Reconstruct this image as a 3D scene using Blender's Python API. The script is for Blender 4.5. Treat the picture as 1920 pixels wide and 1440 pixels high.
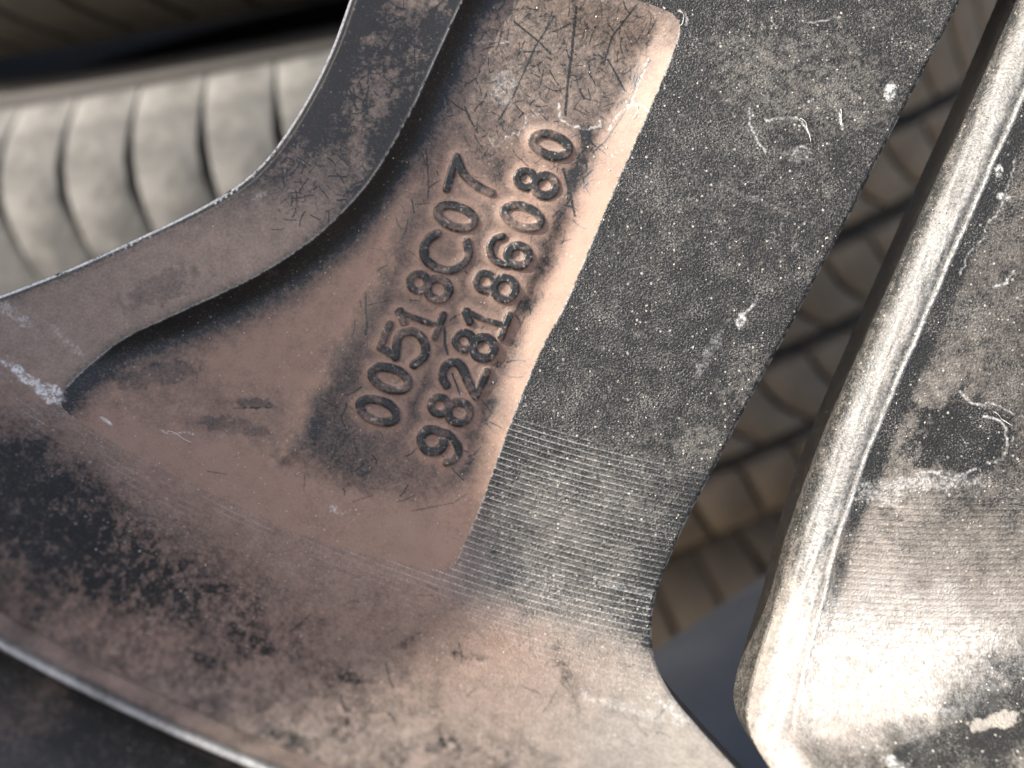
import bpy, math, random
import numpy as np
from mathutils import Matrix, Vector

for o in list(bpy.data.objects):
    bpy.data.objects.remove(o)
rng = np.random.default_rng(7)
random.seed(7)

# ------------------------------------------------------------------ frame
# The wheel plane is laid out in units of 0.07 mm: x right, y down from the plane's corner,
# z out of the wheel's back.  The camera looks square at that plane from 140 mm.
S = 7e-5
D = 2000.0                       # camera distance in the same units
UP = Vector((-.18, .88, .44)).normalized()          # true vertical seen in the wheel frame
FWD = (Vector((0, 0, -1)) - Vector((0, 0, -1)).dot(UP) * UP).normalized()
RIGHT = FWD.cross(UP)
M = Matrix((RIGHT, FWD, UP)).to_4x4()               # wheel frame -> world
SUN_AZ, SUN_EL = math.radians(54), math.radians(25)   # seen on the wheel plane: from the upper left, low over it
SUN_L = Vector((-math.sin(SUN_AZ) * math.cos(SUN_EL), math.cos(SUN_AZ) * math.cos(SUN_EL), math.sin(SUN_EL))).normalized()       # towards the sun, wheel frame

scene = bpy.context.scene
cam = bpy.data.cameras.new('camera')
cam_o = bpy.data.objects.new('camera', cam)
scene.collection.objects.link(cam_o)
cam_o.matrix_world = M @ Matrix.Translation((0, 0, D * S))
cam.sensor_width = 36.0
cam.lens = 36.0 * D / 1920.0
cam.clip_start = 0.002
cam.clip_end = 200.0
cam.dof.use_dof = True
cam.dof.focus_distance = (D + 40) * S
cam.dof.aperture_fstop = 12.0
scene.camera = cam_o

SUN_W = (M.to_3x3() @ SUN_L).normalized()
world = bpy.data.worlds.new('World')
scene.world = world
world.use_nodes = True
wn = world.node_tree
sky = wn.nodes.new('ShaderNodeTexSky')
sky.sky_type = 'NISHITA'
sky.sun_disc = False
sky.sun_elevation = math.asin(SUN_W.z)
sky.dust_density = 6.0
sky.ozone_density = 0.4
sky.sun_rotation = math.atan2(SUN_W.x, SUN_W.y)
bg = wn.nodes['Background']
bg.inputs['Strength'].default_value = 0.15
wn.links.new(sky.outputs[0], bg.inputs['Color'])

sun = bpy.data.lights.new('sun', 'SUN')
sun.energy = 4.5
sun.angle = math.radians(1.5)
sun.color = (1.0, .95, .87)
sun_o = bpy.data.objects.new('sun', sun)
scene.collection.objects.link(sun_o)
sun_o.rotation_euler = (-SUN_W).to_track_quat('-Z', 'Y').to_euler()

scene.view_settings.view_transform = 'Standard'
scene.view_settings.look = 'None'
scene.view_settings.exposure = 1.22
scene.view_settings.gamma = 1.0
scene.view_settings.use_curve_mapping = False
scene.cycles.use_denoising = True
scene.cycles.denoiser = 'OPENIMAGEDENOISE'
scene.cycles.denoising_prefilter = 'ACCURATE'
scene.cycles.denoising_input_passes = 'RGB_ALBEDO_NORMAL'
scene.cycles.max_bounces = 6

# ------------------------------------------------------------------ helpers
def link(o, parent=None):
    scene.collection.objects.link(o)
    if parent is not None:
        o.parent = parent
    return o

def tag(o, label=None, cat=None, group=None, kind=None):
    if label: o['label'] = label
    if cat: o['category'] = cat
    if group: o['group'] = group
    if kind: o['kind'] = kind
    return o

def empty(name, mat4):
    o = bpy.data.objects.new(name, None)
    o.empty_display_size = .02
    scene.collection.objects.link(o)
    o.matrix_world = mat4
    return o

def raw_mesh(name, co, quads, mat, surf=None, smooth=True, sharp_from=None):
    """co (n,3) metres, quads (m,4) or list of arrays of equal width"""
    me = bpy.data.meshes.new(name)
    co = np.asarray(co, np.float32)
    me.vertices.add(len(co))
    me.vertices.foreach_set('co', co.ravel())
    if not isinstance(quads, list):
        quads = [quads]
    quads = [np.asarray(q, np.int32) for q in quads if len(q)]
    idx = np.concatenate([q.ravel() for q in quads])
    tot = np.concatenate([np.full(len(q), q.shape[1], np.int32) for q in quads])
    st = np.concatenate([[0], np.cumsum(tot)[:-1]]).astype(np.int32)
    me.loops.add(len(idx))
    me.loops.foreach_set('vertex_index', idx)
    me.polygons.add(len(tot))
    me.polygons.foreach_set('loop_start', st)
    me.polygons.foreach_set('use_smooth', np.full(len(tot), smooth))
    me.update(calc_edges=True)
    if surf is not None:
        a = me.attributes.new('surf', 'FLOAT_COLOR', 'POINT')
        a.data.foreach_set('color', np.asarray(surf, np.float32).ravel())
    me.materials.append(mat)
    return me

def sstep(a, b, x):
    t = np.clip((x - a) / (b - a), 0, 1)
    return t * t * (3 - 2 * t)

_lat = {}
def vnoise(x, y, seed=0):
    """smooth value noise 0..1, period 256 cells"""
    if seed not in _lat:
        _lat[seed] = np.random.default_rng(seed + 100).random((257, 257)).astype(np.float32)
        _lat[seed][256] = _lat[seed][0]; _lat[seed][:, 256] = _lat[seed][:, 0]
    L = _lat[seed]
    xi = np.floor(x); yi = np.floor(y)
    fx = (x - xi).astype(np.float32); fy = (y - yi).astype(np.float32)
    xi = xi.astype(np.int64) % 256; yi = yi.astype(np.int64) % 256
    fx = fx * fx * (3 - 2 * fx); fy = fy * fy * (3 - 2 * fy)
    return (L[yi, xi] * (1 - fx) + L[yi, xi + 1] * fx) * (1 - fy) + (L[yi + 1, xi] * (1 - fx) + L[yi + 1, xi + 1] * fx) * fy

def fbm(x, y, size, octaves=4, seed=0, rough=.5):
    a, s, out = 1.0, 0.0, 0
    for k in range(octaves):
        f = (2.03 ** k) / size
        out = out + a * vnoise(x * f + 17.3 * k + seed * 3.1, y * f + 9.7 * k, seed + k)
        s += a; a *= rough
    return out / s

def catmull(pts, n=8, closed=False):
    P = np.asarray(pts, float)
    if closed:
        Q = np.vstack([P[-1], P, P[0], P[1]])
    else:
        Q = np.vstack([2 * P[0] - P[1], P, 2 * P[-1] - P[-2]])
    out = []
    for i in range(1, len(Q) - 2):
        p0, p1, p2, p3 = Q[i - 1:i + 3]
        for t in np.linspace(0, 1, n, endpoint=False):
            out.append(.5 * ((2 * p1) + (-p0 + p2) * t + (2 * p0 - 5 * p1 + 4 * p2 - p3) * t * t + (-p0 + 3 * p1 - 3 * p2 + p3) * t ** 3))
    if not closed:
        out.append(Q[-2])
    return np.array(out)

def pdist(x, y, poly, signed=False, closed=False, cap=None):
    """distance to a polyline; signed: + on the right hand walking along it (y down)"""
    x = x.astype(np.float32); y = y.astype(np.float32)
    best = np.full(x.shape, 1e12, np.float32)
    sgn = np.ones(x.shape, np.float32)
    P = np.asarray(poly, np.float32)
    n = len(P) if closed else len(P) - 1
    for i in range(n):
        a = P[i]; b = P[(i + 1) % len(P)]
        ex, ey = b - a
        L = ex * ex + ey * ey
        if L == 0: continue
        dx = x - a[0]; dy = y - a[1]
        t = np.clip((dx * ex + dy * ey) / L, 0, 1)
        qx = dx - t * ex; qy = dy - t * ey
        d2 = qx * qx + qy * qy
        if signed:
            m = d2 < best
            cr = ex * dy - ey * dx
            sgn = np.where(m, np.where(cr >= 0, 1, -1), sgn)
        best = np.minimum(best, d2)
    d = np.sqrt(best)
    return d * sgn if signed else d

def gdist(poly, cap, closed=False):
    """distance from every grid point to a polyline, capped"""
    best = np.full(X.shape, cap * cap, np.float32)
    P = np.asarray(poly, np.float32)
    n = len(P) if closed else len(P) - 1
    for i in range(n):
        a = P[i]; b = P[(i + 1) % len(P)]
        ex, ey = b - a
        L = ex * ex + ey * ey
        if L == 0: continue
        i0, i1 = np.searchsorted(XS, [min(a[0], b[0]) - cap, max(a[0], b[0]) + cap])
        j0, j1 = np.searchsorted(YS, [min(a[1], b[1]) - cap, max(a[1], b[1]) + cap])
        if i1 <= i0 or j1 <= j0: continue
        dx = X[j0:j1, i0:i1] - a[0]; dy = Y[j0:j1, i0:i1] - a[1]
        t = np.clip((dx * ex + dy * ey) / L, 0, 1)
        d2 = (dx - t * ex) ** 2 + (dy - t * ey) ** 2
        sub = best[j0:j1, i0:i1]
        np.minimum(sub, d2, out=sub)
    return np.sqrt(best)

def ginside(poly):
    P = np.asarray(poly, np.float32)
    c = np.zeros(X.shape, bool)
    for i in range(len(P)):
        a = P[i]; b = P[(i + 1) % len(P)]
        if a[1] == b[1]: continue
        j0, j1 = np.searchsorted(YS, [min(a[1], b[1]), max(a[1], b[1])])
        if j1 <= j0: continue
        y = YS[j0:j1].astype(np.float32)
        xx = (b[0] - a[0]) * (y - a[1]) / (b[1] - a[1]) + a[0]
        c[j0:j1] ^= X[j0:j1] < xx[:, None]
    return c

def inside(x, y, poly):
    P = np.asarray(poly, np.float32)
    c = np.zeros(x.shape, bool)
    for i in range(len(P)):
        a = P[i]; b = P[(i + 1) % len(P)]
        if a[1] == b[1]: continue
        c ^= ((a[1] > y) != (b[1] > y)) & (x < (b[0] - a[0]) * (y - a[1]) / (b[1] - a[1]) + a[0])
    return c

# ------------------------------------------------------------------ wheel profile
CX, CY = 1820.0, -1800.0         # wheel axis
RF, RB = 2955.0, 3290.0          # where the barrel fillet starts, where the barrel ring takes over
KQ = .0036
def prof(r):
    t = np.maximum(r - RF, 0)
    return KQ * t * t
def rad(x, y):
    return np.sqrt((x - CX) ** 2 + (y - CY) ** 2)
def place(p, dz=0.0):
    """a point seen at p on the wheel's back: its true place on the curved surface"""
    p = np.asarray(p, float)
    w = p.copy()
    for _ in range(30):
        z = np.minimum(prof(rad(w[..., 0], w[..., 1])), 420) + dz
        n = np.array([960, 720]) + (p - [960, 720]) * ((D - z) / D)[..., None]
        w = .5 * w + .5 * n
    return w

EL = catmull([(740, -330), (700, -180), (672, -60), (652, 0), (619, 90), (572, 185), (512, 277), (455, 335), (375, 386), (250, 447), (120, 505), (0, 552), (-150, 612), (-330, 690), (-480, 770)])
G1 = catmull([(1980, -330), (1893, -170), (1802, 0), (1730, 138), (1662, 268), (1600, 392), (1541, 502), (1470, 636), (1402, 758), (1341, 876), (1291, 970), (1252, 1058), (1230, 1118), (1222, 1180), (1231, 1245), (1264, 1310), (1318, 1375), (1373, 1436), (1420, 1488), (1455, 1530)])
G2 = catmull([(2040, -330), (1975, -170), (1903, 0), (1829, 175), (1771, 303), (1719, 420), (1665, 544), (1628, 630), (1590, 717), (1550, 814), (1511, 923), (1484, 1010), (1457, 1120), (1420, 1240), (1401, 1320), (1403, 1365), (1420, 1405), (1446, 1445), (1472, 1490), (1478, 1520)])
G1 = place(G1); G2 = place(G2, -60)
G2[:, 0] = np.where(G2[:, 1] > 1200, np.maximum(G2[:, 0], np.interp(G2[:, 1], G1[:, 1], G1[:, 0]) + 12), G2[:, 0])
SLOT_END = .5 * (G1[-1] + G2[-1])
GAP = np.vstack([G1, G2[::-1]])
WINDOW = np.vstack([EL, [(-900, 770), (-900, -900), (740, -900)]])

P_LEFT = catmull([(940, -130), (905, -60), (869, 0), (822, 100), (772, 208), (722, 297), (676, 362), (596, 442), (480, 519), (332, 589), (232, 637), (164, 690), (124, 730), (113, 753)])
P_BOT = catmull([(113, 753), (130, 776), (220, 834), (330, 893), (450, 950), (560, 1000), (690, 1041), (790, 1064), (832, 1069), (850, 1060)])
P_RIGHT = catmull([(850, 1060), (866, 1030), (902, 945), (951, 810), (1010, 665), (1062, 566), (1112, 448), (1162, 330), (1212, 218), (1252, 124), (1274, 60), (1272, 38)])
P_TOP = catmull([(1272, 38), (1255, 22), (1200, 0), (1110, -35), (1010, -90), (940, -130)])
P_LEFT, P_BOT, P_RIGHT, P_TOP = [place(p) for p in (P_LEFT, P_BOT, P_RIGHT, P_TOP)]
POCKET = np.vstack([P_LEFT[:-1], P_BOT[:-1], P_RIGHT[:-1], P_TOP[:-1]])

# ------------------------------------------------------------------ raised characters
GX = np.array([.332, -.943]); GY = np.array([-.943, -.332])
def ring(cx, cy, rx, ry, n=26):
    a = np.linspace(0, 2 * math.pi, n + 1)
    return np.stack([cx + rx * np.cos(a), cy + ry * np.sin(a)], 1)
GLYPH = {
    '0': [(ring(0, 0, 17.5, 32.5), 8)],
    '8': [(ring(0, 18.5, 14, 15), 7), (ring(0, -16, 17.5, 18.5), 8)],
    '6': [(ring(0, -15, 17, 17.5), 8), (catmull([(-17, -12), (-22, 6), (-19, 24), (-4, 35), (13, 33), (22, 22)], 5), 6.5)],
    '9': [(ring(1, 11, 18.5, 19.5), 8), (catmull([(19, 8), (21, -10), (10, -30), (-4, -38), (-18, -34), (-26, -23)], 5), 6.5)],
    '1': [(np.array([(-13, 27), (0, 40), (1, 38)]), 7), (np.array([(0, 40), (-1, 0), (0, -32)]), 5.5), (np.array([(-20, -32), (20, -33)]), 7)],
    'C': [(catmull([(25, 25), (12, 35), (-5, 38), (-23, 28), (-30, 5), (-26, -18), (-11, -33), (10, -37), (28, -27)], 5), 8)],
    '7': [(np.array([(-33, 36), (-5, 38), (23, 39)]), 7.5), (catmull([(23, 39), (6, 24), (-4, 10), (-12, -14), (-15, -37)], 5), 8)],
    '5': [(np.array([(24, 38), (-18, 40), (-21, 25), (-25, 10)]), 7), (catmull([(-25, 10), (-10, 14), (5, 17), (18, 11), (25, -4), (21, -20), (8, -32), (-10, -35), (-27, -24)], 5), 8)],
    '2': [(catmull([(-23, 24), (-11, 35), (8, 35), (19, 22), (13, 7), (-6, -10), (-23, -29)], 5), 8), (np.array([(-24, -30), (0, -33), (21, -34)]), 7.5)],
}
ROW1 = [('0', 710, 770), ('0', 732, 710), ('5', 762, 647), ('1', 790, 600), ('8', 805, 537), ('C', 837, 474), ('0', 855, 407), ('7', 887, 332)]
ROW2 = [('9', 822, 831), ('8', 844, 767), ('2', 870, 707), ('8', 890, 647), ('1', 914, 600), ('8', 929, 536), ('6', 956, 475), ('0', 979, 407), ('8', 1005, 342), ('0', 1032, 271)]
FLOOR_DROP = 38.0
def glyph_strokes(ch, cx, cy):
    c = np.array([960, 720]) + (np.array([cx, cy]) - [960, 720]) * (1 + (FLOOR_DROP - 8) / D)
    k = 1.10 * (1 + (FLOOR_DROP - 8) / D)
    return [(c + k * (p[:, :1] * GX + p[:, 1:] * GY), hw * 1.08) for p, hw in GLYPH[ch]]
CHARS = [(ch, glyph_strokes(ch, x, y), 1) for ch, x, y in ROW1] + [(ch, glyph_strokes(ch, x, y), 2) for ch, x, y in ROW2]

# ------------------------------------------------------------------ the cast surface as height over the wheel plane
def axis_lines(lo, a, b, hi, fine, coarse):
    return np.concatenate([np.arange(lo, a, coarse), np.arange(a, b, fine), np.arange(b, hi + coarse, coarse)])
XS = np.concatenate([np.arange(-300, -20, 14), np.arange(-20, 560, 2.0), np.arange(560, 1290, 1.6), np.arange(1290, 2010, 2.0), np.arange(2010, 2240, 12)])
YS = np.concatenate([np.arange(-260, -84, 12), np.arange(-84, 920, 1.7), np.arange(920, 1445, 2.0), np.arange(1445, 1560, 14)])
X, Y = np.meshgrid(XS.astype(np.float32), YS.astype(np.float32))
NY, NX = X.shape
R = rad(X, Y)
inGap = ginside(GAP)
inWin = ginside(WINDOW)
aEL = gdist(EL, 130); aG1 = gdist(G1, 110); aG2 = gdist(G2, 300)
gapd = np.where(inGap, -1, 1) * np.minimum(np.minimum(aG1, aG2), gdist(np.array([G1[-1], G2[-1]]), 130))
wind = np.where(inWin, -1, 1) * aEL
SD = np.minimum(np.minimum(gapd, wind), RB - R)          # > 0 on metal
rightside = (X > np.interp(Y, G2[:, 1], G2[:, 0]) - 6) & (Y < G2[-1, 1] + 40)
inP = ginside(POCKET)

dl = gdist(P_LEFT, 160); db = gdist(P_BOT, 250); dr = gdist(P_RIGHT, 160); dt = gdist(P_TOP, 130)
saw = 1.6 * (2 * vnoise(Y / 5.0, Y * 0 + 3, 5) - 1) + 1.0 * np.sin(Y / 8.5 * 2 * np.pi / 1.3)
def wall(d, w, p):
    t = np.clip(d / w, 0, 1)
    return 1 - (1 - t) ** p
drj = np.maximum(dr + .7 * saw * sstep(7, 0, dr), 0)
depth = FLOOR_DROP * wall(dl, 46, 2.4) * wall(drj, 70, 1.75) * sstep(0, 1, db / 240) ** .8 * sstep(0, 1, dt / 110)
depth = np.where(inP, depth, 0)
# the recess shallows towards its narrow tip
depth *= .55 + .45 * sstep(120, 460, X)

Z = prof(R)
# turning grooves left by the lathe
ph = (R - 2716) / 11.2
fr = ph - np.floor(ph)
ridge = np.exp(-((fr - .5) / .14) ** 2)
gro = sstep(2716, 2730, R + 8 * (fbm(X, Y, 60, 3, 31) - .5)) * (1 - .93 * sstep(3025, 3085, R))
gro *= np.where(inP, 0.06 + .0 * R, 1) * (1 - .75 * sstep(3050, 3150, R)) * (.55 + .9 * fbm(X, Y, 45, 3, 33))
gro *= 1 - .75 * np.where(rightside, 0, sstep(1090, 1290, X + 160 * (fbm(X, Y, 70, 3, 35) - .5)) * sstep(3010, 2900, R))
gro *= np.where(rightside, .55 * sstep(74, 96, aG2), 1)
gro *= sstep(-20, 60, X - np.interp(Y, [0, 760, 1000, 1100], [700, 760, 700, 300]))
Z = Z + 1.9 * gro * ridge
# edges: chamfer by the big window, small break along the slot, big round on the next spoke
def chamfer(d, w, h):
    t = np.clip(1 - d / w, 0, 1)
    return h * t ** 1.5
tooth = .5 + .5 * np.sin((X - .5 * Y) / 14.0 * 2 * np.pi + 2.2 * vnoise(X / 40, Y / 40, 9))
Z -= np.where(rightside, 0, chamfer(np.abs(wind), 17 + 2.0 * tooth * sstep(300, 420, Y), 13))
Z -= np.where(rightside, 0, chamfer(np.where(inGap, 0, aG1) , 7, 5))
RR = 60.0
tt = np.clip(1 - aG2 / RR, 0, 1)
Z -= np.where(rightside, RR * (1 - np.maximum(1 - tt ** 1.55, 0) ** (1 / 1.55)), 0)
Z += np.where(rightside, sstep(1330, 1260, Y) * 1.5 * np.exp(-((aG2 - 67 - 3 * (fbm(X, Y, 50, 2, 3) - .5)) / 4.0) ** 2), 0)
Z -= np.where(rightside, 1.0 * np.exp(-((aG2 - 58) / 4.0) ** 2), 0)
Z -= depth
# crisp raised hairline on the rib's inner edge
Z += np.where(~inP & ~rightside, 1.2 * np.exp(-(dl / 3.0) ** 2), 0)
# broad cast unevenness
Z += 1.3 * (fbm(X, Y, 110, 3, 41) - .5) + .5 * (fbm(X, Y, 22, 2, 47) - .5)

WIPED = [(520, 860), (560, 770), (610, 680), (660, 600), (705, 520), (735, 420), (770, 330), (800, 240), (850, 100), (905, -40), (1250, -40), (1235, 60), (1170, 200), (1110, 330), (1060, 440), (1005, 560), (950, 680), (915, 800), (880, 900), (800, 960), (700, 930), (620, 900)]
wd = np.where(ginside(WIPED), 1, -1) * gdist(WIPED, 90, closed=True)
Z += np.where(inP, 12.0 * sstep(-26, 30, wd) * sstep(0, 90, dr) * sstep(330, 420, Y) * sstep(1000, 820, Y), 0)

def floor_z(x, y):
    """recess floor height by bilinear lookup in the grid"""
    i = np.clip(np.searchsorted(XS, x) - 1, 0, NX - 2); j = np.clip(np.searchsorted(YS, y) - 1, 0, NY - 2)
    fx = (x - XS[i]) / (XS[i + 1] - XS[i]); fy = (y - YS[j]) / (YS[j + 1] - YS[j])
    return (Z[j, i] * (1 - fx) + Z[j, i + 1] * fx) * (1 - fy) + (Z[j + 1, i] * (1 - fx) + Z[j + 1, i + 1] * fx) * fy

# soft swelling of the floor under each row of characters
gd = np.full(X.shape, 1e3, np.float32)
ix = slice(np.searchsorted(XS, 600), np.searchsorted(XS, 1160)); iy = slice(np.searchsorted(YS, 180), np.searchsorted(YS, 940))
for ch, strokes, row in CHARS:
    for p, hw in strokes:
        i0, i1 = np.searchsorted(XS, [p[:, 0].min() - 60, p[:, 0].max() + 60]); j0, j1 = np.searchsorted(YS, [p[:, 1].min() - 60, p[:, 1].max() + 60])
        sub = gd[j0:j1, i0:i1]
        np.minimum(sub, pdist(X[j0:j1, i0:i1], Y[j0:j1, i0:i1], p) - hw, out=sub)
Z += np.where(gd < 60, 2.6 * np.exp(-(np.maximum(gd, 0) / 7.0) ** 1.5), 0)

# ------------------------------------------------------------------ dust, wear and stains, with some light and shade painted in
IU = 960 + (X - 960) * D / (D - np.minimum(Z, 500)); IV = 720 + (Y - 720) * D / (D - np.minimum(Z, 500))

def blob(cx, cy, rx, ry, ang=0, soft=.5, wob=.25, seed=50):
    out = np.zeros(X.shape, np.float32)
    c, s = math.cos(ang), math.sin(ang)
    ex = 1.9 * (abs(rx * c) + abs(ry * s)); ey = 1.9 * (abs(rx * s) + abs(ry * c))
    m = (np.abs(IU - cx) < ex) & (np.abs(IV - cy) < ey)
    if not m.any(): return out
    x = IU[m]; y = IV[m]
    u = ((x - cx) * c + (y - cy) * s) / rx; v = (-(x - cx) * s + (y - cy) * c) / ry
    d = np.sqrt(u * u + v * v) + wob * 2 * (fbm(x, y, max(12, .4 * min(rx, ry)), 4, seed) - .5)
    out[m] = sstep(1 + soft * .5, 1 - soft * .5, d)
    return out

n1 = fbm(IU, IV, 160, 5, 1, .55); n2 = fbm(IU, IV, 38, 4, 2, .6); n3 = fbm(IU, IV, 9, 3, 3, .6); n4 = fbm(IU, IV, 320, 3, 4)
fine = fbm(IU, IV, 4.2, 2, 6, .8)

def strokes_map(segs):
    """darkness 0..1 of thin scratches; segs: list of (polyline, half width, strength)"""
    out = np.zeros(X.shape, np.float32)
    for p, hw, st in segs:
        p = np.asarray(p)
        i0, i1 = np.searchsorted(XS, [p[:, 0].min() - 6, p[:, 0].max() + 6]); j0, j1 = np.searchsorted(YS, [p[:, 1].min() - 6, p[:, 1].max() + 6])
        if i1 - i0 < 1 or j1 - j0 < 1: continue
        d = pdist(X[j0:j1, i0:i1], Y[j0:j1, i0:i1], p)
        sub = out[j0:j1, i0:i1]
        np.maximum(sub, st * np.clip(1.25 - d / hw, 0, 1), out=sub)
    return out

def hairs(n, box, ln, hw, st, ang=None, spread=3.14, curl=.25, keep=None):
    out = []
    while len(out) < n:
        x = random.uniform(box[0], box[2]); y = random.uniform(box[1], box[3])
        if keep is not None and not keep(x, y): continue
        a = (ang if ang is not None else 0) + random.uniform(-spread, spread)
        L = random.uniform(*ln); k = random.gauss(0, curl)
        pts = [(x, y)]
        m = max(3, int(L / 9))
        for i in range(m):
            a += k / m * 2 + random.gauss(0, .10)
            pts.append((pts[-1][0] + math.cos(a) * L / m, pts[-1][1] + math.sin(a) * L / m))
        out.append((pts, random.uniform(*hw), random.uniform(*st)))
    return out

dust = np.zeros(X.shape, np.float32)
sand = np.zeros(X.shape, np.float32)
white = np.zeros(X.shape, np.float32)
grain = np.ones(X.shape, np.float32)

# --- recess: brown dust, rubbed thin in the open middle, thick in corners and round the characters
wipe = sstep(-18, 34, wd + 34 * (n2 - .5) * 2 + 14 * (n3 - .5))
halo = np.exp(-(np.maximum(gd - 3, 0) / 13.0) ** 2)
lee = np.exp(-(np.maximum(gd, 0) / 15.0) ** 2)
pd = .92 - .42 * wipe - .22 * wipe * sstep(780, 640, X)  + .22 * (n1 - .5) - .26 * wipe * (n3 - .42)
pd = pd + halo * .42 * (gd > 0)
# thinner dust in strips right of the second row and between the rows
strip = gdist(np.array([(1105, 240), (1050, 400), (1010, 500), (965, 600), (925, 715), (895, 800), (870, 880)]), 90)
pd -= .40 * np.exp(-(strip / 24) ** 2) * (1 - .6 * halo) * (.6 + .8 * n2)
strip2 = gdist(np.array([(935, 300), (905, 420), (870, 520), (850, 580), (820, 680), (760, 790)]), 60)
pd -= .22 * np.exp(-(strip2 / 16) ** 2) * (1 - .4 * halo) * (.5 + n2)
top = sstep(330, 180, IV + 90 * (n2 - .5))
pd -= top * (.03 + .22 * (n3 - .42) + .25 * (n2 - .45))
pd -= 1.15 * np.exp(-(dl / (42 + 26 * sstep(900, 500, X) * sstep(120, 400, X))) ** 3) * (1.35 - .8 * n3)           # less dust on the steep left wall, deepened to paint its shadow
pd += (.02 - .45 * (n2 - .42) - .3 * sstep(500, 900, Y) * (n3 - .35)) * np.exp(-(np.maximum(dr - 4, 0) / 40) ** 2)
pd -= .5 * blob(478, 757, 38, 10, .12, wob=.7, seed=71) + .3 * blob(440, 800, 60, 14, .2, wob=.9, seed=72)
pd -= .35 * blob(300, 700, 70, 22, -.2, wob=.6, seed=73)
pd -= .35 * blob(400, 760, 200, 60, .25, soft=1.2, wob=.5, seed=74) * n2 * 1.4
black_hair = hairs(300, (700, -15, 1260, 330), (6, 36), (.9, 1.5), (.2, .65), keep=lambda x, y: x > 905 - .42 * y - 10 and x < 1260 - .42 * y)
black_hair += hairs(70, (560, 300, 1130, 980), (10, 45), (1.0, 1.7), (.3, .8), keep=lambda x, y: 850 - .43 * y + 60 < x - 0 < 1290 - .43 * y)
black_hair += hairs(60, (880, 200, 1180, 760), (8, 30), (1.0, 1.6), (.3, .7), ang=-1.0, spread=.5, keep=lambda x, y: 1215 - .42 * y - 60 < x < 1250 - .42 * y)
named = [([(1082, 8), (1074, 90), (1066, 150), (1062, 206)], 2.6, 1.0), ([(1058, 310), (1070, 350), (1080, 400)], 2.6, 1.0), ([(1222, 106), (1195, 150), (1180, 195), (1160, 225), (1140, 255), (1115, 278)], 1.8, .9),
         ([(828, 586), (832, 620), (833, 645), (838, 664)], 2.8, 1.0), ([(846, 700), (856, 725), (861, 740)], 1.9, .9), ([(681, 548), (682, 580), (685, 610), (682, 625)], 2.2, .9),
         ([(1040, 20), (1005, 75), (985, 120), (960, 175), (935, 215)], 1.7, .7), ([(965, 28), (1010, 65), (1035, 90)], 1.9, .9), ([(1195, 8), (1150, 60), (1135, 110)], 1.7, .8), ([(1143, 100), (1160, 130), (1175, 160)], 1.7, .8),
         ([(870, 190), (880, 215), (895, 240)], 1.7, .8), ([(796, 270), (800, 320), (800, 365)], 1.5, .8), ([(1090, 235), (1115, 262), (1146, 288)], 1.7, .8), ([(1096, 325), (1100, 345), (1108, 360)], 1.5, .7),
         ([(769, 368), (774, 395)], 1.5, .8), ([(500, 765), (430, 766)], 1.6, .5), ([(770, 960), (850, 945), (870, 930)], 1.5, .6), ([(395, 882), (428, 888)], 1.3, .7)]
scr = strokes_map(black_hair + named)
pd -= scr * .9

# --- rib between recess and window: thin film, rubbed black towards the top
ribtop = sstep(470, 250, IV + 120 * (n2 - .5))
rb = .74 + .22 * (n1 - .5) - ribtop * (.36 + .6 * (n3 - .43) + 1.0 * (n2 - .45))
rb -= .65 * np.exp(-(np.maximum(dl, 0) / (9 + 16 * ribtop)) ** 1.2) * (.4 + 1.2 * n3)
rb -= .9 * np.exp(-(aEL / 16) ** 2)
rb -= ribtop * .45 * np.exp(-((aEL - 40) / 26) ** 2) * n2 * 1.6
rib_hair = hairs(260, (520, -15, 880, 430), (6, 34), (.9, 1.6), (.2, .7), keep=lambda x, y: x < 880 - .45 * y and x > 640 - .4 * y)
rb -= strokes_map(rib_hair)
rb -= .25 * blob(300, 540, 80, 26, -.4, wob=.8, seed=75)
# --- wide panel: black grit paint with a pale film
pn = .04 + .08 * (n2 - .45) + .22 * (n3 - .42) + .16 * (n4 - .5)
pn += .16 * blob(1480, 140, 170, 90, .2, soft=1.3, seed=81) * n3 * 1.7 - .10 * np.exp(-(dr / 30) ** 2)
pn += .20 * sstep(760, 1010, IV) * sstep(1330, 1100, IU + .3 * (IV - 900)) * (.5 + n2)
pn += .16 * (.3 + 1.2 * n3) * blob(1395, 710, 34, 55, .5, soft=1.3, wob=.6, seed=82) + .14 * (.3 + 1.2 * n3) * blob(1320, 830, 50, 28, .2, soft=1.3, wob=.8, seed=83)
pn -= .9 * np.exp(-(aG1 / 26) ** 2) * sstep(850, 1050, IV) * (.5 + n3)
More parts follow.
